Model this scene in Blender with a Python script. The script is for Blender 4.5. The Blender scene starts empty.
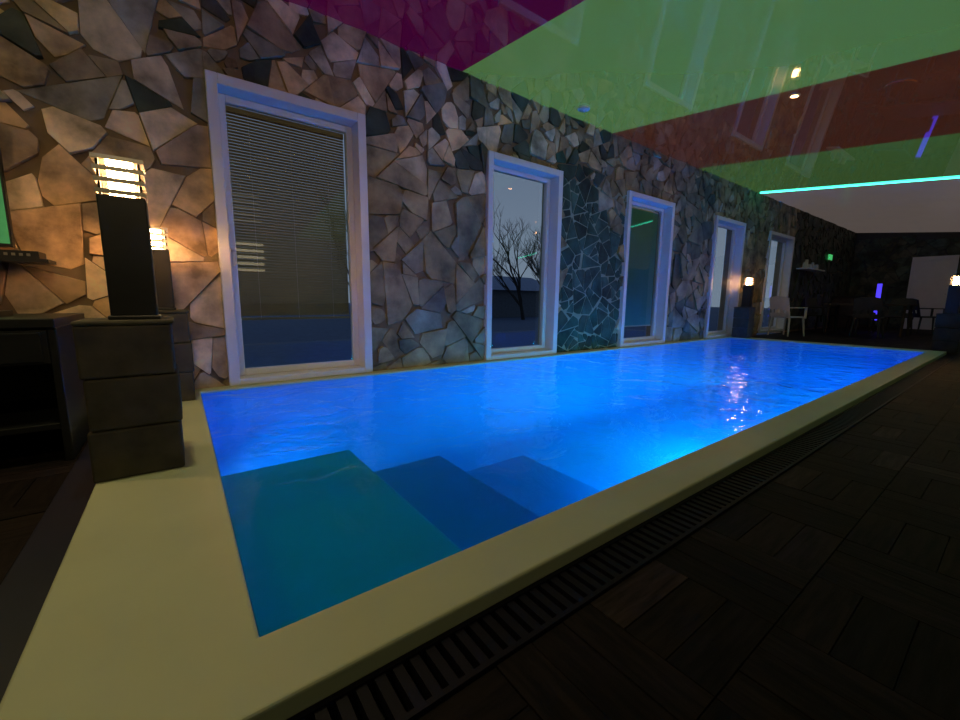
import bpy, bmesh, math, random
import numpy as np
from mathutils import Vector as V, Matrix
random.seed(7); rng=np.random.RandomState(11)
S=bpy.context.scene
S.view_settings.view_transform='Standard'
W=3.766; ZC=2.987; SL=0.1081
XL,XR,YR=-3.0,18.0,-3.5
def zc(y): return ZC+SL*(y-W)

# ---------------------------------------------------------------- materials
def newmat(n):
    m=bpy.data.materials.new(n); m.use_nodes=True; nt=m.node_tree
    return m,nt,nt.nodes['Principled BSDF']
def mat(n,col,rough=.5,metal=0,emit=None,es=0,var=.15,scale=8,bump=0,coat=0,spec=.5):
    m,nt,b=newmat(n)
    b.inputs['Roughness'].default_value=rough; b.inputs['Metallic'].default_value=metal
    b.inputs['Specular IOR Level'].default_value=spec
    b.inputs['Coat Weight'].default_value=coat
    tc=nt.nodes.new('ShaderNodeTexCoord'); no=nt.nodes.new('ShaderNodeTexNoise')
    no.inputs['Scale'].default_value=scale; no.inputs['Detail'].default_value=4
    nt.links.new(tc.outputs['Object'],no.inputs['Vector'])
    r=nt.nodes.new('ShaderNodeValToRGB')
    r.color_ramp.elements[0].position=.3; r.color_ramp.elements[1].position=.7
    r.color_ramp.elements[0].color=[c*(1-var) for c in col]+[1]
    r.color_ramp.elements[1].color=[min(1,c*(1+var)) for c in col]+[1]
    nt.links.new(no.outputs['Fac'],r.inputs['Fac']); nt.links.new(r.outputs['Color'],b.inputs['Base Color'])
    if emit: b.inputs['Emission Color'].default_value=list(emit)+[1]; b.inputs['Emission Strength'].default_value=es
    if bump:
        bp=nt.nodes.new('ShaderNodeBump'); bp.inputs['Strength'].default_value=bump; bp.inputs['Distance'].default_value=.01
        nt.links.new(no.outputs['Fac'],bp.inputs['Height']); nt.links.new(bp.outputs['Normal'],b.inputs['Normal'])
    return m
def attrmat(n,rough,lo=.55,hi=1.35,scale=7,bump=.6,spec=.5,stretch=(1,1,1)):
    m,nt,b=newmat(n)
    b.inputs['Specular IOR Level'].default_value=spec
    a=nt.nodes.new('ShaderNodeAttribute'); a.attribute_name='Col'
    tc=nt.nodes.new('ShaderNodeTexCoord'); mp=nt.nodes.new('ShaderNodeMapping'); mp.inputs['Scale'].default_value=stretch
    n1=nt.nodes.new('ShaderNodeTexNoise'); n1.inputs['Scale'].default_value=scale; n1.inputs['Detail'].default_value=7; n1.inputs['Roughness'].default_value=.6
    nt.links.new(tc.outputs['Object'],mp.inputs['Vector']); nt.links.new(mp.outputs['Vector'],n1.inputs['Vector'])
    mr=nt.nodes.new('ShaderNodeMapRange'); mr.inputs['From Min'].default_value=.34; mr.inputs['From Max'].default_value=.66
    mr.inputs['To Min'].default_value=lo; mr.inputs['To Max'].default_value=hi
    nt.links.new(n1.outputs['Fac'],mr.inputs['Value'])
    vm=nt.nodes.new('ShaderNodeVectorMath'); vm.operation='SCALE'
    nt.links.new(a.outputs['Color'],vm.inputs[0]); nt.links.new(mr.outputs[0],vm.inputs['Scale'])
    nt.links.new(vm.outputs[0],b.inputs['Base Color'])
    b.inputs['Roughness'].default_value=rough
    bp=nt.nodes.new('ShaderNodeBump'); bp.inputs['Strength'].default_value=bump; bp.inputs['Distance'].default_value=.012
    nt.links.new(n1.outputs['Fac'],bp.inputs['Height']); nt.links.new(bp.outputs['Normal'],b.inputs['Normal'])
    return m
M={}
M['stone']=attrmat('flagstone',.6,.32,1.4,scale=3.2,spec=.3)
M['plankx']=attrmat('wood_look_tile_x',.65,.4,1.5,scale=6,bump=.2,spec=.12,stretch=(1,9,1))
M['planky']=attrmat('wood_look_tile_y',.65,.4,1.5,scale=6,bump=.2,spec=.12,stretch=(9,1,1))
M['grout']=mat('grout',(.20,.14,.08),.9)
M['groutteal']=mat('grout_pale',(.26,.30,.21),.9)
M['white']=mat('white_pvc',(.76,.73,.72),.35,var=.03)
M['dark']=mat('dark_paint',(.03,.03,.035),.6)
M['navy']=mat('navy_channel_cover',(.006,.007,.026),.5)
M['black']=mat('black_metal',(.012,.012,.013),.4,var=.3)
M['steel']=mat('brushed_steel',(.45,.42,.38),.3,metal=.9)
M['lampglow']=mat('lamp_glow',(1,.7,.4),.5,emit=(1,.51,.20),es=140)
M['coping']=mat('cream_coping',(.56,.58,.37),.45,var=.05,scale=3,bump=.05)
M['liner']=mat('pool_liner',(.002,.34,.86),.6,var=.04,scale=2)
M['liner2']=mat('pool_liner_step',(.002,.23,.60),.6,var=.04,scale=2)
M['step']=mat('pool_step',(.003,.44,.58),.6,var=.04,scale=2)
M['grate']=mat('grate_plastic',(.008,.006,.014),.55,spec=.2)
M['plinth']=mat('plinth_stone',(.062,.052,.034),.8,var=.35,scale=9,bump=.5)
M['blind']=mat('blind_slat',(.34,.31,.20),.5,var=.05)
M['tealreflection']=mat('teal_reflection_paint',(.12,.42,.50),.8,var=.08,scale=2)  # teal reflection in the glass put into a flat colour
M['wood']=mat('dark_wood',(.045,.025,.015),.45,var=.4,scale=5)
M['snow']=mat('snow',(.08,.12,.20),.9)
M['roofsnow']=mat('roof_snow',(.25,.30,.42),.9)
M['bark']=mat('bark',(.02,.02,.02),.9)
M['house']=mat('house_wall',(.10,.12,.15),.9)
M['plaswhite']=mat('white_plastic',(.6,.6,.58),.4,var=.03)
M['blueled']=mat('blue_led',(.05,.05,1),.5,emit=(.08,.05,1),es=1.2)
M['exit']=mat('exit_green',(.1,.8,.2),.5,emit=(.1,.9,.25),es=.5)
M['led']=mat('cyan_led',(.1,.9,.7),.5,emit=(.05,1,.6),es=5)
M['poollens']=mat('pool_lens',(.5,.9,1),.4,emit=(.1,.6,1),es=8)
M['spot']=mat('spot_lens',(1,.8,.5),.4,emit=(1,.5,.2),es=14)
M['band']=mat('louver_band_glow',(1,.9,.6),.4,emit=(1,.85,.5),es=2.6)
M['tv']=mat('tv_picture',(.02,.1,.03),.2,emit=(.12,.5,.16),es=.35,var=.5)

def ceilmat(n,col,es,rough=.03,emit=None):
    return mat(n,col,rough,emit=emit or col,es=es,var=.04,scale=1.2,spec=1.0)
CM=[ceilmat('stretch_lime',(.26,.30,.10),.35),ceilmat('stretch_purple',(.05,.001,.008),.15,emit=(.25,.0,.14)),ceilmat('stretch_green',(.055,.155,.032),.20,emit=(.28,.60,.18)),  # lime panel is out of view, its glow added to light the deck
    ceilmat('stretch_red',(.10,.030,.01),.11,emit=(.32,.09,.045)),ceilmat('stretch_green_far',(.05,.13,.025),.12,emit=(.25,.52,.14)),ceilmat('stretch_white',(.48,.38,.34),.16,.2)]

def glassmat():
    m=bpy.data.materials.new('window_glass'); m.use_nodes=True; nt=m.node_tree; nt.nodes.clear()
    o=nt.nodes.new('ShaderNodeOutputMaterial'); mx=nt.nodes.new('ShaderNodeMixShader'); t=nt.nodes.new('ShaderNodeBsdfTransparent'); g=nt.nodes.new('ShaderNodeBsdfGlossy'); fr=nt.nodes.new('ShaderNodeFresnel')
    fr.inputs['IOR'].default_value=1.7; t.inputs['Color'].default_value=(.82,.88,.88,1); g.inputs['Roughness'].default_value=.01
    nt.links.new(fr.outputs[0],mx.inputs[0]); nt.links.new(t.outputs[0],mx.inputs[1]); nt.links.new(g.outputs[0],mx.inputs[2]); nt.links.new(mx.outputs[0],o.inputs[0]); return m
M['glass']=glassmat()
def watermat():
    m=bpy.data.materials.new('pool_water'); m.use_nodes=True; nt=m.node_tree; nt.nodes.clear(); N=nt.nodes.new; L=nt.links.new
    o=N('ShaderNodeOutputMaterial'); mx=N('ShaderNodeMixShader'); t=N('ShaderNodeBsdfTransparent'); g=N('ShaderNodeBsdfGlossy'); fr=N('ShaderNodeFresnel')
    tl=N('ShaderNodeBsdfTranslucent'); tl.inputs['Color'].default_value=(.01,.72,1,1); m2=N('ShaderNodeMixShader'); m2.inputs[0].default_value=.26
    fr.inputs['IOR'].default_value=1.14; t.inputs['Color'].default_value=(.25,.88,1,1); g.inputs['Roughness'].default_value=.02
    tc=N('ShaderNodeTexCoord'); n1=N('ShaderNodeTexNoise'); n1.inputs['Scale'].default_value=3.5; n1.inputs['Detail'].default_value=4; n1.inputs['Distortion'].default_value=.9
    bp=N('ShaderNodeBump'); bp.inputs['Strength'].default_value=.6; bp.inputs['Distance'].default_value=.04
    L(tc.outputs['Object'],n1.inputs['Vector']); L(n1.outputs['Fac'],bp.inputs['Height'])
    L(bp.outputs[0],g.inputs['Normal']); L(bp.outputs[0],fr.inputs['Normal'])
    L(t.outputs[0],m2.inputs[1]); L(tl.outputs[0],m2.inputs[2])
    L(fr.outputs[0],mx.inputs[0]); L(m2.outputs[0],mx.inputs[1]); L(g.outputs[0],mx.inputs[2]); L(mx.outputs[0],o.inputs[0]); return m
M['water']=watermat()

# ---------------------------------------------------------------- helpers
class B:
    def __init__(s): s.v=[];s.f=[];s.m=[];s.mats=[];s.c=[]
    def mi(s,m):
        if m not in s.mats: s.mats.append(m)
        return s.mats.index(m)
    def poly(s,pts,m,col=None):
        k=len(s.v); s.v+= [tuple(p) for p in pts]; s.f.append(list(range(k,k+len(pts)))); s.m.append(s.mi(m)); s.c.append(col or (1,1,1,1))
    def box(s,a,b,m,T=None,bottom=True,col=None):
        x0,y0,z0=a;x1,y1,z1=b
        p=[V(q) for q in [(x0,y0,z0),(x1,y0,z0),(x1,y1,z0),(x0,y1,z0),(x0,y0,z1),(x1,y0,z1),(x1,y1,z1),(x0,y1,z1)]]
        if T: p=[T@q for q in p]
        k=len(s.v); s.v+=[tuple(q) for q in p]
        F=[(4,5,6,7),(0,1,5,4),(1,2,6,5),(2,3,7,6),(3,0,4,7)]+([(3,2,1,0)] if bottom else [])
        for f in F: s.f.append([k+i for i in f]); s.m.append(s.mi(m)); s.c.append(col or (1,1,1,1))
    def cyl(s,c0,c1,r0,r1,m,n=16,caps=True):
        c0=V(c0);c1=V(c1);d=(c1-c0).normalized(); u=d.orthogonal().normalized(); w=d.cross(u); k=len(s.v)
        for c,r in((c0,r0),(c1,r1)):
            for i in range(n):
                a=2*math.pi*i/n; s.v.append(tuple(c+u*math.cos(a)*r+w*math.sin(a)*r))
        for i in range(n):
            j=(i+1)%n; s.f.append([k+i,k+j,k+n+j,k+n+i]); s.m.append(s.mi(m)); s.c.append((1,1,1,1))
        if caps:
            s.f.append([k+i for i in range(n)][::-1]); s.f.append([k+n+i for i in range(n)]); s.m+=[s.mi(m)]*2; s.c+=[(1,1,1,1)]*2
    def make(s,name,parent=None,bevel=0,loc=None):
        me=bpy.data.meshes.new(name); me.from_pydata(s.v,[],s.f); 
        for m in s.mats: me.materials.append(m)
        me.polygons.foreach_set('material_index',s.m)
        a=me.attributes.new('Col','FLOAT_COLOR','FACE'); a.data.foreach_set('color',[x for c in s.c for x in c])
        me.update(); o=bpy.data.objects.new(name,me); S.collection.objects.link(o)
        if parent: o.parent=parent
        if loc: o.location=loc
        if bevel:
            b=o.modifiers.new('bevel','BEVEL'); b.width=bevel; b.segments=2; b.limit_method='ANGLE'
        return o
def empty(name,loc=(0,0,0),rz=0):
    e=bpy.data.objects.new(name,None); S.collection.objects.link(e); e.location=loc; e.rotation_euler[2]=rz; e.empty_display_size=.1; return e

# ---------------------------------------------------------------- camera
def rot(yaw,pit,roll):
    fw=np.array([math.cos(yaw)*math.cos(pit),math.sin(yaw)*math.cos(pit),math.sin(pit)])
    rt=np.cross(fw,[0,0,1]); rt/=np.linalg.norm(rt); up=np.cross(rt,fw)
    return rt*math.cos(roll)+up*math.sin(roll),-rt*math.sin(roll)+up*math.cos(roll),fw
r_,u_,f_=rot(.9337,-.1476,.0106)
cam=bpy.data.objects.new('camera',bpy.data.cameras.new('camera')); S.collection.objects.link(cam); S.camera=cam
cam.matrix_world=Matrix(((r_[0],u_[0],-f_[0],0),(r_[1],u_[1],-f_[1],0),(r_[2],u_[2],-f_[2],.7),(0,0,0,1)))
cam.data.sensor_width=36; cam.data.lens=36*405.5/960; cam.data.clip_start=.02

# ---------------------------------------------------------------- stone cladding
OPEN=[(.28,1.46),(2.83,4.01),(5.42,6.70),(8.18,9.48),(10.80,12.35)]; ZT=2.30
def clip(P,n,c):
    out=[]
    for i in range(len(P)):
        a=P[i];b=P[(i+1)%len(P)]; da=a[0]*n[0]+a[1]*n[1]-c; db=b[0]*n[0]+b[1]*n[1]-c
        if da<=0: out.append(a)
        if (da<0<db) or (db<0<da):
            t=da/(da-db); out.append((a[0]+(b[0]-a[0])*t,a[1]+(b[1]-a[1])*t))
    return out
def area(P): return abs(sum(P[i][0]*P[(i+1)%len(P)][1]-P[(i+1)%len(P)][0]*P[i][1] for i in range(len(P))))/2
def inset(P,g):
    A=sum(P[i][0]*P[(i+1)%len(P)][1]-P[(i+1)%len(P)][0]*P[i][1] for i in range(len(P)))
    s=1 if A>0 else -1; Q=P
    for i in range(len(P)):
        a=P[i];b=P[(i+1)%len(P)]; dx,dy=b[0]-a[0],b[1]-a[1]; L=math.hypot(dx,dy)
        if L<1e-6: continue
        n=(dy/L*s,-dx/L*s); Q=clip(Q,n,n[0]*a[0]+n[1]*a[1]-g)
        if len(Q)<3: return []
    return Q
def split(P,lim,out):
    a=area(P); cx=sum(p[0] for p in P)/len(P); cy=sum(p[1] for p in P)/len(P)
    if a<lim(cx,cy)*rng.choice([.45,.8,1.2,1.9]) : out.append(P); return
    best=(0,0,1)
    for i in range(len(P)):
        for j in range(i):
            d=math.hypot(P[i][0]-P[j][0],P[i][1]-P[j][1])
            if d>best[0]: best=(d,(P[i][0]-P[j][0])/d,(P[i][1]-P[j][1])/d)
    an=math.atan2(best[2],best[1])+rng.uniform(-.42,.42); n=(math.cos(an),math.sin(an))
    c=n[0]*cx+n[1]*cy+rng.uniform(-.12,.12)*best[0]
    for q in (clip(P,n,c),clip(P,(-n[0],-n[1]),-c)):
        if len(q)>2: split(q,lim,out)
def stones(b,rects,u0,u1,v1,place,lim,colf,gapf,flat=lambda x,z:False):
    seeds=[]; arr=np.zeros((0,2))
    for k in range(4000):
        p=np.array([rng.uniform(u0-.5,u1+.5),rng.uniform(-.5,v1+.5)])
        if len(seeds)==0 or ((arr-p)**2).sum(1).min()>.50**2:
            seeds.append(p); arr=np.array(seeds)
    cells=[]
    for i,p in enumerate(seeds):
        d=((arr-p)**2).sum(1); idx=np.argsort(d)[1:20]
        P=[(p[0]-1,p[1]-1),(p[0]+1,p[1]-1),(p[0]+1,p[1]+1),(p[0]-1,p[1]+1)]
        for j in idx:
            q=arr[j]; D=np.linalg.norm(q-p); n=(q-p)/D; P=clip(P,n,float(n@p)+D/2)
        if len(P)>2: split(P,lim,cells)
    for P0 in cells:
        p=(sum(q[0] for q in P0)/len(P0),sum(q[1] for q in P0)/len(P0))
        P=inset(P0,gapf(*p))
        if len(P)<3: continue
        fl=flat(*p)
        for _ in range(rng.randint(1,5)):
            v=P[rng.randint(len(P))]; n=np.array([v[0]-p[0],v[1]-p[1]]); L=np.linalg.norm(n)
            if L<.05: continue
            n=n/L; an=rng.uniform(-.5,.5); n=(n[0]*math.cos(an)-n[1]*math.sin(an),n[0]*math.sin(an)+n[1]*math.cos(an))
            q=clip(P,n,n[0]*v[0]+n[1]*v[1]-rng.uniform(.01,.022 if fl else .045))
            if len(q)>2: P=q
        h0=rng.uniform(.014,.038); tx,ty=rng.uniform(-.13,.13,2); col=colf(*p)
        if fl: h0=rng.uniform(.006,.010); tx,ty=tx*.1,ty*.1
        for (a0,a1,b0,b1) in rects:
            Q=clip(clip(clip(clip(P,(-1,0),-a0),(1,0),a1),(0,-1),-b0),(0,1),b1)
            if len(Q)<3 or area(Q)<.0004: continue
            H=lambda q:max(.005,min(.052,h0+tx*(q[0]-p[0])+ty*(q[1]-p[1])))
            cx=sum(q[0] for q in Q)/len(Q); cy=sum(q[1] for q in Q)/len(Q); s=.975
            ring0=[place(q[0],q[1],0) for q in Q]; ring1=[place(q[0],q[1],H(q)-.003) for q in Q]
            top=[place(cx+(q[0]-cx)*s,cy+(q[1]-cy)*s,H(q)) for q in Q]
            n=len(Q); m=M['stone']
            b.poly(top,m,col)
            for k in range(n):
                l=(k+1)%n
                b.poly([ring1[k],ring1[l],top[l],top[k]],m,col); b.poly([ring0[k],ring0[l],ring1[l],ring1[k]],m,col)
TAN=[(.68,.44,.22),(.58,.38,.20),(.76,.57,.36),(.50,.35,.20),(.37,.25,.14),(.72,.53,.32)]
GRY=[(.38,.33,.24),(.25,.23,.17),(.52,.46,.34)]; DRK=[(.05,.06,.045),(.08,.08,.055),(.06,.08,.06)]
TEAL=[(.025,.075,.052),(.038,.095,.07),(.035,.06,.043),(.05,.105,.078)]
def teal(x,z):
    zl=1.95+.25*math.sin(x*7)
    return 4.0<x<5.45 and z<zl+.6*(x<4.6)
def colf(x,z):
    k=rng.uniform(.8,1.2)
    c=lambda L:tuple(v*k for v in L[rng.randint(len(L))])+(1,)
    if teal(x,z): return c(TEAL)
    r=rng.rand()
    if 6.7<x<8.2: return c([(.20,.21,.14),(.29,.26,.17),(.10,.13,.10),(.34,.30,.20)])  # light from the pool is put into these greener stone colours
    if z>1.95 and x<5: return c(TAN) if r<.62 else c(GRY) if r<.84 else c(DRK)
    if x>12.5: return c(DRK)
    if x<.3: return c(TAN) if r<.90 else c(GRY)
    return c([(.40,.285,.145),(.35,.255,.13),(.33,.26,.145),(.28,.22,.12)]) if r<.90 else c(GRY)
def lim(x,z):
    if teal(x,z): return .038
    if x<.3: return .075 if z<2.1 else .055
    if z>2.0: return .048
    return .085
cuts=[XL]+[v for o in OPEN for v in o]+[XR]
rects=[(cuts[i],cuts[i+1],0,ZC) for i in range(0,len(cuts),2)]+[(a,b_,ZT,ZC) for a,b_ in OPEN]
b=B()
for (a0,a1,b0,b1) in rects:
    if a0>4 and a1<5.5:
        b.box((a0,W,-.07),(a1,W+.3,2.25),M['groutteal']); b.box((a0,W,2.25),(a1,W+.3,b1),M['grout'])
    else: b.box((a0,W,b0 if b0 else -.07),(a1,W+.3,b1),M['grout'])
stones(b,rects,XL,XR,ZC,lambda u,v,h:(u,W-h,v),lim,colf,lambda x,z:.0065 if teal(x,z) else .0025,teal)
b.make('wall_back')
# far wall
b=B()
def trap(b,x0,x1,y0,y1,m):
    P=[(x0,y0,-.07),(x1,y0,-.07),(x1,y1,-.07),(x0,y1,-.07),(x0,y0,zc(y0)),(x1,y0,zc(y0)),(x1,y1,zc(y1)),(x0,y1,zc(y1))]
    for f in [(4,5,6,7),(0,1,5,4),(1,2,6,5),(2,3,7,6),(3,0,4,7),(3,2,1,0)]: b.poly([P[i] for i in f],m)
trap(b,XR,XR+.2,YR,W,M['dark'])
YD0,YD1=1.5,2.3
stones(b,[(YR,YD0-.06,0,2.2),(YD0-.06,YD1+.06,2.1,2.6),(YD1+.06,W-.05,0,2.75)],YR,W,2.9,lambda u,v,h:(XR-h,u,v),lambda x,z:.07,lambda x,z:tuple(v*1.3 for v in DRK[rng.randint(3)])+(1,),lambda x,z:.004)
b.make('wall_right')
b=B(); trap(b,XL-.2,XL,YR,W,M['dark']); b.make('wall_left')
b=B(); b.box((XL,YR-.2,-.07),(XR,YR,zc(YR)),M['dark']); b.make('wall_front')
# ceiling
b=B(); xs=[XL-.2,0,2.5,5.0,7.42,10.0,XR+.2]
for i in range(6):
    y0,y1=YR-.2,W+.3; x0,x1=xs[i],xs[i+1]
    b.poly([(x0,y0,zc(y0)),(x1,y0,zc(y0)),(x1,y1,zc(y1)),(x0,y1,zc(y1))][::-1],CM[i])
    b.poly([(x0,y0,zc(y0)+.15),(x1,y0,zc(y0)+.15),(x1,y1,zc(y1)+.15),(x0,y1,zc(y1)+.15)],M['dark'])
b.make('ceiling')

# ---------------------------------------------------------------- floor
FX0,FX1,FY0=-.43,9.42,.57
b=B()
b.box((XL,YR,-.25),(XR,FY0,-.07),M['black']); b.box((XL,FY0,-.25),(FX0,W,-.07),M['black']); b.box((FX1,FY0,-.25),(XR,W,-.07),M['black'])
FR=[(XL,XR,YR,FY0),(XL,FX0,FY0,W),(FX1,XR,FY0,W)]
C=.30; g=.0015
def plank(x0,x1,y0,y1,m):
    for (a,b_,c,d) in FR:
        X0,X1,Y0,Y1=max(x0,a),min(x1,b_),max(y0,c),min(y1,d)
        if X1-X0>.01 and Y1-Y0>.01:
            k=rng.choice([.35,.5,.65,1.5],p=[.3,.3,.30,.10])*rng.uniform(.85,1.15); w=rng.uniform(0,.3); col=(.023*k,.015*k,(.010+.014*w)*k,1)
            dz=rng.uniform(-.001,.001)
            b.box((X0+g,Y0+g,-.07),(X1-g,Y1-g,-.05+dz),m,bottom=False,col=col)
nx0=int((XL-FX0)/C)-1
for i in range(nx0,66):
    for j in range(-15,13):
        x=FX0+i*C; y=FY0+j*C
        for k in range(3):
            if (i+j)%2: plank(x,x+C,y+k*C/3,y+(k+1)*C/3,M['plankx'])
            else: plank(x+k*C/3,x+(k+1)*C/3,y,y+C,M['planky'])
b.make('floor')

# ---------------------------------------------------------------- pool
pool=empty('swimming_pool')
PX0,PX1,PY0,PY1,PD=.085,8.98,.88,3.62,-.80
R_=.50; prof=[(PY0,-.02),(PY0,PD),(PY1-R_,PD)]+[(PY1-R_+R_*math.sin(a),PD+R_-R_*math.cos(a)) for a in [math.pi/2*k/12 for k in range(1,13)]]+[(PY1,-.02)]
b=B(); m=M['liner']
for (x) in (PX0,PX1):
    for p in prof: b.v.append((x,p[0],p[1]))
n=len(prof)
for k in range(n-1): b.f.append([k,k+1,n+k+1,n+k]); b.m.append(b.mi(m)); b.c.append((1,1,1,1))
b.poly([(PX0,p[0],p[1]) for p in prof],m); b.poly([(PX1,p[0],p[1]) for p in prof],m)
o=b.make('basin',pool)
for k in range(2,n-1): o.data.polygons[k].use_smooth=True
b=B()
b.box((PX0+.001,PY0+.001,PD+.001),(.77,2.36,-.20),M['step']); b.make('step_1',pool,.02)
b=B(); b.box((.771,PY0+.001,PD+.001),(1.40,2.36,-.38),M['liner2']); b.make('step_2',pool,.02)
b=B(); b.box((1.401,PY0+.001,PD+.001),(2.2,2.36,-.56),M['liner2']); b.make('step_3',pool,.02)
b=B()
b.poly([(PX0-.004,PY0-.004,-.014),(PX1+.004,PY0-.004,-.014),(PX1+.004,PY1+.004,-.014),(PX0-.004,PY1+.004,-.014)],M['water']); b.make('water',pool)
b=B(); m=M['coping']
CX0,CX1,CY0,CY1=-.305,9.28,.70,W-.002
xs2=[CX0,PX0-.003,PX1+.003,CX1]; ys2=[CY0,PY0-.003,PY1+.003,CY1]
vid={}
for i in range(4):
    for j in range(4):
        vid[i,j]=len(b.v); b.v.append((xs2[i],ys2[j],0.0))
for i in range(3):
    for j in range(3):
        if i==1 and j==1: continue
        b.f.append([vid[i,j],vid[i+1,j],vid[i+1,j+1],vid[i,j+1]]); b.m.append(b.mi(m)); b.c.append((1,1,1,1))
o=b.make('coping',pool)
so=o.modifiers.new('solid','SOLIDIFY'); so.thickness=.09; so.offset=-1
bv=o.modifiers.new('bevel','BEVEL'); bv.width=.008; bv.segments=3; bv.limit_method='ANGLE'
# drainage grate along coping
b=B()
b.box((-.43,.572,-.12),(9.42,.698,-.10),M['black'])
for k in range(int(9.85/.038)):
    t=-.43+k*.038; b.box((t,.576,-.075),(t+.022,.694,-.045),M['grate'])
b.box((-.43,.572,-.1),(9.42,.584,-.042),M['grate']); b.box((-.43,.686,-.1),(9.42,.698,-.042),M['grate'])
b.make('drainage_grate')
b=B(); b.box((-.43,.70,-.12),(-.308,W-.05,-.045),M['navy']); b.box((9.285,.70,-.12),(9.415,W-.05,-.045),M['navy']); b.make('channel_cover',None,.004)
# underwater lights
def area_l(name,loc,dirv,energy,col,size,parent=None,shape='DISK',spread=math.pi):
    l=bpy.data.lights.new(name,'AREA'); l.energy=energy; l.color=col; l.shape=shape; l.size=size; l.spread=spread
    o=bpy.data.objects.new(name,l); S.collection.objects.link(o); o.location=loc; o.rotation_euler=V(dirv).to_track_quat('-Z','Y').to_euler(); 
    if parent: o.parent=parent
    return o
def poollight(x,y,z,d,e,col=(.0,.52,.95),tilt=1.1):
    E=empty('pool_light'); E.parent=pool; d=V(d); p=V((x,y,z)); b=B()
    b.cyl(p,p+d*.015,.10,.09,M['steel'],24); b.cyl(p+d*.0155,p+d*.02,.08,.075,M['poollens'],24); b.make('housing',E)
    area_l('beam',p+d*.04,d+V((0,0,-tilt)),e,col,.16,E,spread=math.radians(140))
poollight(3.9,PY0,-.26,(0,1,0),85,(.0,.78,.93),1.1)
poollight(2.4,PY0,-.30,(0,1,0),24)  # this lamp and those below are added out of sight for even fill
for x,e in ((5.3,34),(6.7,32),(8.1,30)): poollight(x,PY0,-.30,(0,1,0),e)
poollight(PX0,2.95,-.30,(1,0,0),13)

# ---------------------------------------------------------------- windows
def window(i,x0,x1,z1,door=False):
    E=empty(('door_%d' if door else 'window_%d')%i)
    z0=.002; c=.075; m=M['white']; yf=W-.065
    b=B()
    b.box((x0,yf,z0),(x0+c,W+.16,z1),m); b.box((x1-c,yf,z0),(x1,W+.16,z1),m)
    b.box((x0+c,yf,z1-c),(x1-c,W+.16,z1),m); b.box((x0+c,yf,z0),(x1-c,W+.16,z0+.05),m)
    b.make('casing',E,.006)
    a0,a1,h0,h1=x0+c,x1-c,z0+.05,z1-c; s=.055; b=B(); y0,y1=W+.085,W+.145
    b.box((a0,y0,h0),(a0+s,y1,h1),m); b.box((a1-s,y0,h0),(a1,y1,h1),m); b.box((a0+s,y0,h1-s),(a1-s,y1,h1),m); b.box((a0+s,y0,h0),(a1-s,y1,h0+s),m)
    b.make('sash',E,.006)
    b=B(); b.poly([(a0+s,W+.11,h0+s),(a1-s,W+.11,h0+s),(a1-s,W+.11,h1-s),(a0+s,W+.11,h1-s)],M['glass']); b.make('glass',E)
    b=B(); hx=a0+s*.5; b.box((hx-.015,y0-.012,1.02),(hx+.015,y0,1.10),M['white']); b.box((hx-.01,y0-.045,1.05),(hx+.01,y0-.012,1.07),M['white']); b.box((hx-.01,y0-.045,.94),(hx+.01,y0-.03,1.07),M['white']); b.make('handle',E,.003)
for i,(a,c) in enumerate(OPEN[:4]): window(i+1,a,c,ZT)
window(1,*OPEN[4],ZT,True)
b=B(); x0,x1=OPEN[0][0]+.135,OPEN[0][1]-.135; z=2.13; y=W+.162
b.box((x0,y-.015,2.13),(x1,y+.015,2.17),M['blind'])
while z>.54:
    T=Matrix.Translation((0,y,z))@Matrix.Rotation(math.radians(63),4,'X')
    b.box((x0,-.0125,-.0006),(x1,.0125,.0006),M['blind'],T); z-=.0235
b.box((x0,y-.012,.51),(x1,y+.012,.53),M['blind'])
for cx in (x0+.15,(x0+x1)/2,x1-.15): b.cyl((cx,y-.014,.52),(cx,y-.014,2.14),.0012,.0012,M['white'],5)
b.make('venetian_blind')
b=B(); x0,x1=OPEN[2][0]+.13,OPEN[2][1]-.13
b.box((x0,W+.150,.30),(x1,W+.154,2.14),M['tealreflection']); b.cyl((x0,W+.17,2.15),(x1,W+.17,2.15),.02,.02,M['white'],12); b.box((x0,W+.147,.285),(x1,W+.157,.305),M['white']); b.make('reflection_panel')  # added panel standing in for the reflection in the third window's glass

# ---------------------------------------------------------------- lamps on plinths
def plinth(x,y,z=0):
    b=B(); w=.14
    for k in range(3):
        j=.004*((k%2)*2-1); b.box((x-w+j,y-w,z+k*.198+.001),(x+w+j,y+w,z+(k+1)*.198-.003),M['plinth'])
    b.box((x-w-.006,y-w-.006,z+.592),(x+w+.006,y+w+.006,z+.61),M['plinth'])
    return b.make('lamp_plinth',None,.008)
def lamp(x,y,z=0,h=.44):
    E=empty('louvered_lamp',(x,y,z+.611)); b=B(); w=.07
    b.box((-w-.008,-w-.008,0),(w+.008,w+.008,.015),M['black']); b.box((-w,-w,.015),(w,w,h),M['black']); b.make('post',E,.004)
    b=B(); b.box((-.035,-.035,h+.002),(.035,.035,h+.122),M['lampglow']); b.make('glow_core',E)
    b=B()
    for k in range(3):
        z=h+.015+k*.04
        b.box((-w,-w,z),(w,w,z+.006),M['steel'])
        for sx,sy in((-1,0),(1,0),(0,-1),(0,1)):
            if sx: b.box((sx*w-.002,-w,z-.010),(sx*w+.002,w,z+.006),M['steel'])
            else: b.box((-w,sy*w-.002,z-.010),(w,sy*w+.002,z+.006),M['steel'])
    b.box((-w-.004,-w-.004,h+.123),(w+.004,w+.004,h+.138),M['steel'])
    for sx in(-1,1):
        for sy in(-1,1): b.cyl((sx*.058,sy*.058,h),(sx*.058,sy*.058,h+.124),.005,.005,M['black'],8)
    b.make('louvers',E,.0)
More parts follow.
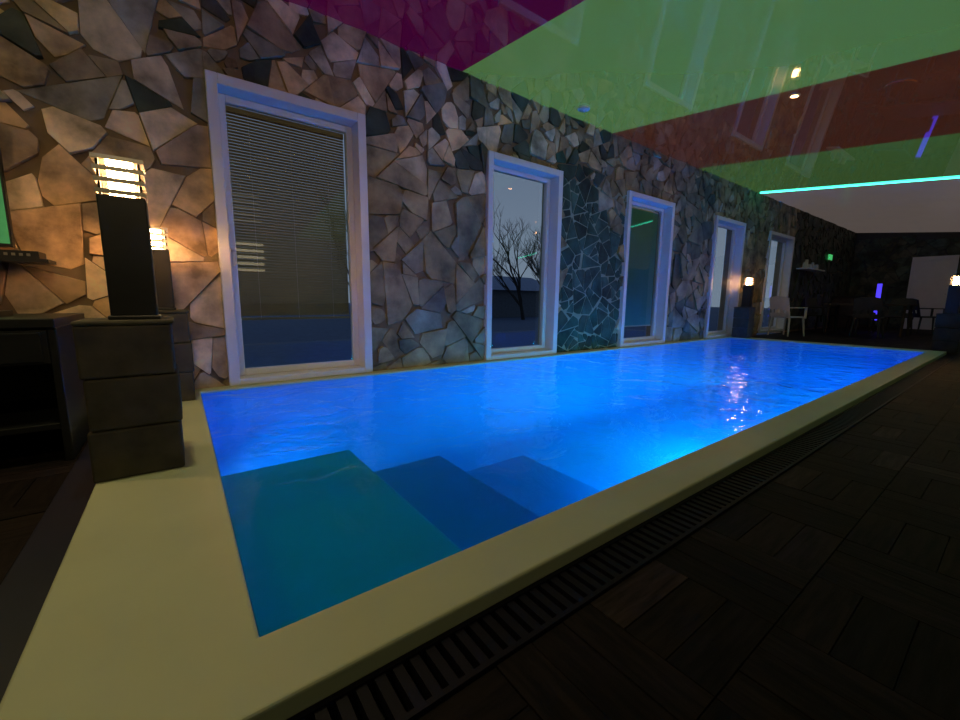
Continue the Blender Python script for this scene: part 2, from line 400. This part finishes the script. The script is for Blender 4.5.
plinth(-.165,2.15); lamp(-.138,2.13,h=.455)
plinth(-.09,3.46); lamp(-.09,3.47,h=.39)
plinth(9.13,3.44); lamp(9.20,3.44)
plinth(9.62,.75,-.048); lamp(9.62,.75,-.048)

# ---------------------------------------------------------------- left furniture
b=B(); dx0,dx1,dy0,dy1=-1.7,-.44,2.52,3.25; m=M['black']; z=-.048
b.box((dx0,dy0,.56),(dx1,dy1,.60),m)
b.box((dx1-.03,dy0+.02,z),(dx1,dy1,.56),m); b.box((dx0,dy0+.02,z),(dx0+.03,dy1,.56),m); b.box((dx0,dy1-.02,z),(dx1,dy1,.56),m)
b.box((dx0+.03,dy0+.03,.10),(dx1-.03,dy1-.02,.13),m); b.box((dx0+.03,dy0+.02,.40),(dx1-.03,dy0+.04,.55),m)
for k in range(3):
    xx=dx0+.05+k*.40; b.box((xx,dy0+.012,.41),(xx+.36,dy0+.022,.54),m); b.box((xx+.12,dy0+.002,.48),(xx+.24,dy0+.012,.488),M['black'])
b.make('console_cabinet',None,.004)
b=B(); b.box((-1.25,2.75,.601),(-.65,2.95,.625),M['black']); b.poly([(-1.2,2.749,.606),(-.7,2.749,.606),(-.7,2.749,.62),(-1.2,2.749,.62)],M['blueled']); b.box((-1.2,2.8,.625),(-.78,2.93,.70),M['black']); b.poly([(-.92,2.799,.64),(-.82,2.799,.64),(-.82,2.799,.67),(-.92,2.799,.67)],M['blueled'])
b.make('media_player')
b=B(); b.box((-1.3,W-.25,.89),(-.6,W-.055,.91),M['black']); b.box((-1.25,W-.23,.91),(-.64,W-.06,.955),M['black'])
for k in range(8): b.box((-.9+k*.03,W-.232,.925),(-.885+k*.03,W-.23,.94),M['steel'])
b.make('media_shelf')
b=B(); b.box((-1.95,W-.1,.98),(-.765,W-.055,1.72),M['black']); b.poly([(-1.93,W-.101,1.0),(-.775,W-.101,1.0),(-.775,W-.101,1.70),(-1.93,W-.101,1.70)],M['tv'])
b.make('television',None)

# ---------------------------------------------------------------- ceiling fittings
def ceilframe(x,y): 
    n=V((0,SL,-1)).normalized(); return V((x,y,zc(y))),n
def spot(name,loc,e,col,aim,size,parent):
    l=bpy.data.lights.new(name,'SPOT'); l.energy=e; l.color=col; l.spot_size=size; l.spot_blend=.9; l.shadow_soft_size=.04
    o=bpy.data.objects.new(name,l); S.collection.objects.link(o); o.location=loc; o.rotation_euler=V(aim).to_track_quat('-Z','Y').to_euler(); o.parent=parent
def downlight(x,y,e,col):
    p,n=ceilframe(x,y); E=empty('downlight'); b=B(); b.cyl(p,p+n*.012,.05,.045,M['steel'],24); b.cyl(p+n*.0125,p+n*.016,.03,.03,M['spot'],16); b.make('ring',E)
    spot('bulb',p+n*.03,e,col,(0,0,-1),2.3,E)
downlight(5.14,1.69,20,(1,.55,.3))
downlight(-.1,2.0,44,(.95,.85,.42))  # added lamp out of view, brightens the left deck
downlight(-1.6,2.6,50,(1,.60,.32))  # added lamp out of view, warms the left end of the wall
def addedwasher(x,y,e,col):  # added spot out of view, warms the stone wall
    p,n=ceilframe(x,y); E=empty('added_wall_spot'); a=(V((x+.2,W,1.35))-(p+n*.12)).normalized(); q=p+n*.12; b=B()
    b.cyl(p,p+n*.02,.04,.04,M['black'],16); b.cyl(p+n*.02,p+n*.1,.008,.008,M['black'],8); b.cyl(q-a*.08,q+a*.05,.035,.045,M['black'],20); b.cyl(q+a*.051,q+a*.053,.036,.036,M['spot'],16); b.make('head',E)
    spot('bulb',q+a*.07,e,col,a,math.radians(85),E)
for x,e in ((.0,42),(3.0,44),(5.4,34),(7.6,30)): addedwasher(x,-.2,e,(1,.74,.38))
p,n=ceilframe(4.04,3.45); b=B(); b.cyl(p,p+n*.02,.07,.07,M['white'],24); b.cyl(p+n*.02,p+n*.04,.055,.03,M['white'],24); b.make('smoke_detector')
p,n=ceilframe(5.48,.98); b=B(); b.cyl(p,p+n*.008,.11,.105,CM[3],32); b.make('ceiling_speaker')
b=B(); y0,y1=YR+.01,W-.06
P=[(9.99,y0,zc(y0)-.02),(10.01,y0,zc(y0)-.02),(10.01,y1,zc(y1)-.02),(9.99,y1,zc(y1)-.02),(9.99,y0,zc(y0)-.002),(10.01,y0,zc(y0)-.002),(10.01,y1,zc(y1)-.002),(9.99,y1,zc(y1)-.002)]
for f in [(4,5,6,7),(0,1,5,4),(1,2,6,5),(2,3,7,6),(3,0,4,7),(3,2,1,0)]: b.poly([P[i] for i in f],M['led'])
b.make('led_strip')
# louvered wall light opposite window 1 (seen mirrored in its glass)
E=empty('louvered_wall_light'); b=B(); b.box((.9,YR+.002,1.25),(1.8,YR+.06,2.05),M['black']); b.make('back_box',E,.005); b=B(); bb=B()
for k in range(5):
    z=1.31+k*.15; b.box((.94,YR+.061,z),(1.76,YR+.066,z+.06),M['band']); bb.box((.92,YR+.061,z+.07),(1.78,YR+.13,z+.08),M['black'])
b.make('glow_bands',E); bb.make('louvers',E)

# ---------------------------------------------------------------- far end
E=empty('door_2'); b=B(); m=M['white']; x=XR
for a,c,d,e in((YD0-.06,YD0,0,2.1),(YD1,YD1+.06,0,2.1),(YD0,YD1,2.04,2.1)): b.box((x-.06,a,d-.048),(x,c,e),m)
b.make('casing',E)
b=B(); b.box((x-.045,YD0,-.045),(x-.002,YD1,2.04),m); b.box((x-.05,YD0+.12,1.1),(x-.044,YD1-.12,1.9),m); b.box((x-.05,YD0+.12,.2),(x-.044,YD1-.12,.95),m); b.cyl((x-.1,YD0+.08,1.0),(x-.045,YD0+.08,1.0),.012,.012,M['steel'],10); b.make('leaf',E,.004)
def chair(x,y,rz,m,arms=True):
    E=empty('plastic_armchair' if arms else 'dining_chair',(x,y,-.047),rz); b=B()
    for sx in(-1,1):
        for sy in(-1,1): b.cyl((sx*.24,sy*.24,0),(sx*.20,sy*.20,.42),.016,.024,m,8)
    b.make('legs',E)
    b=B(); b.box((-.23,-.23,.41),(.23,.23,.445),m); b.make('seat',E,.015)
    b=B(); n=8; T=.018
    def bp(k,z,o): 
        t=-1+2*k/n; return (t*.23, .22+.06*(1-t*t)+(z-.44)*.22+o, z+( .04*(1-t*t) if z>.8 else 0))
    for k in range(n):
        for (za,zb) in ((.44,.52),(.60,.86)) if k%2 else ((.44,.52),(.52,.60),(.60,.86)):
            q=[bp(k,za,0),bp(k+1,za,0),bp(k+1,zb,0),bp(k,zb,0)]; r=[bp(k,za,T),bp(k+1,za,T),bp(k+1,zb,T),bp(k,zb,T)]
            b.poly(q,m); b.poly(r[::-1],m)
            for e in range(4): b.poly([q[e],r[e],r[(e+1)%4],q[(e+1)%4]],m)
    b.make('back',E)
    if arms:
        b=B()
        for sx in(-1,1): b.box((sx*.26-.025,-.2,.63),(sx*.26+.025,.28,.655),m); b.box((sx*.26-.02,-.2,.40),(sx*.26+.02,-.16,.63),m)
        b.make('arms',E,.008)
chair(11.3,3.35,1.2,M['plaswhite']); chair(13.6,3.3,-.3,M['dark'])
def table(x,y,L,w):
    E=empty('dining_table',(x,y,-.047)); b=B(); b.box((-L/2,-w/2,.71),(L/2,w/2,.75),M['wood']); b.make('top',E,.006); b=B()
    for sx in(-1,1):
        for sy in(-1,1): b.cyl((sx*(L/2-.08),sy*(w/2-.08),0),(sx*(L/2-.08),sy*(w/2-.08),.71),.025,.03,M['wood'],10)
    b.make('legs',E)
table(13.6,2.4,1.0,1.5)
chair(14.6,2.7,-1.57,M['dark'],False); chair(14.6,2.0,-1.57,M['dark'],False); chair(12.6,2.2,1.57,M['dark'],False); chair(15.5,1.6,.5,M['dark'])
b=B(); b.cyl((15.6,2.6,-.047),(15.6,2.6,-.02),.12,.12,M['black'],20); b.cyl((15.6,2.6,-.02),(15.6,2.6,.25),.02,.02,M['black'],10); b.cyl((15.6,2.6,.25),(15.6,2.6,1.25),.05,.05,M['blueled'],14); b.cyl((15.6,2.6,1.25),(15.6,2.6,1.35),.05,.03,M['black'],14); b.make('led_floor_lamp')
b=B(); b.box((12.7,W-.3,1.55),(14.1,W-.055,1.58),M['white'])
for k,(a,h,r) in enumerate([(12.85,.15,.04),(13.0,.22,.05),(13.25,.12,.06),(13.5,.18,.04),(13.8,.14,.06)]): b.cyl((a,W-.17,1.58),(a,W-.17,1.58+h),r,r*.7,M['plaswhite'],12)
b.make('bottle_shelf')
b=B(); b.box((15.2,W-.085,1.95),(15.5,W-.055,2.1),M['exit']); b.box((15.18,W-.08,1.93),(15.52,W-.055,1.95),M['white']); b.make('exit_sign')
b=B(); b.box((16.2,W-.65,-.047),(17.8,W-.055,.88),M['wood']); b.box((16.15,W-.7,.88),(17.85,W-.055,.92),M['black'])
for k in range(3): b.box((16.25+k*.52,W-.66,.05),(16.72+k*.52,W-.65,.83),M['dark'])
b.make('sideboard',None,.005)

# ---------------------------------------------------------------- outside
b=B(); b.poly([(-60,W+.32,-.3),(90,W+.32,-.3),(90,90,-.3),(-60,90,-.3)],M['snow']); b.make('ground')
def tree(x,y,h,seed):
    R=random.Random(seed); cu=bpy.data.curves.new('bare_tree','CURVE'); cu.dimensions='3D'; cu.bevel_depth=1; cu.bevel_resolution=1
    def br(p,d,L,r,dep):
        pts=[p]; q=p.copy(); dd=d.copy()
        for k in range(4):
            dd=(dd+V((R.uniform(-.18,.18),R.uniform(-.18,.18),R.uniform(-.05,.15)))).normalized(); q=q+dd*L/4; pts.append(q.copy())
        sp=cu.splines.new('POLY'); sp.points.add(4)
        for k,pt in enumerate(pts): sp.points[k].co=(*pt,1); sp.points[k].radius=r*(1-.15*k)
        if dep<5:
            for c in range(3 if dep else 6):
                t=R.randint(2,4) if dep else R.randint(1,4)
                a=R.uniform(0,6.28); nd=(dd+V((math.cos(a),math.sin(a),.25))*R.uniform(.45,.9)).normalized()
                br(pts[t],nd,L*R.uniform(.55,.75),r*.55,dep+1)
    br(V((0,0,0)),V((0,0,1)),h*.42,h*.018,0)
    o=bpy.data.objects.new('bare_tree',cu); S.collection.objects.link(o); o.location=(x,y,-.3); cu.materials.append(M['bark'])
for t in[(14.2,15.5,6,1),(15.8,15.2,5.5,2),(25,24,7,3),(30,19,8,4),(7,20,6,5),(40,22,8,6)]: tree(*t)
E=empty('neighbour_house',(15,20,-.3)); b=B(); b.box((-4,-2,0),(4,3,1.6),M['house']); b.make('walls',E)
b=B(); 
b.poly([(-4.4,-2.4,1.55),(4.4,-2.4,1.55),(4.4,.5,2.5),(-4.4,.5,2.5)],M['roofsnow']); b.poly([(4.4,3.4,1.55),(-4.4,3.4,1.55),(-4.4,.5,2.5),(4.4,.5,2.5)],M['roofsnow'])
for sx in(-4,4): b.poly([(sx,-2,1.6),(sx,3,1.6),(sx,.5,2.42)],M['house'])
b.make('roof',E)
wd=bpy.data.worlds.new('dusk'); S.world=wd; wd.use_nodes=True; nt=wd.node_tree; bg=nt.nodes['Background']
tc=nt.nodes.new('ShaderNodeTexCoord'); sx=nt.nodes.new('ShaderNodeSeparateXYZ'); r=nt.nodes.new('ShaderNodeValToRGB')
nt.links.new(tc.outputs['Generated'],sx.inputs[0]); nt.links.new(sx.outputs['Z'],r.inputs[0]); nt.links.new(r.outputs[0],bg.inputs[0])
r.color_ramp.elements[0].position=0; r.color_ramp.elements[0].color=(.24,.30,.40,1); r.color_ramp.elements[1].position=.7; r.color_ramp.elements[1].color=(.06,.10,.20,1)
bg.inputs[1].default_value=.9
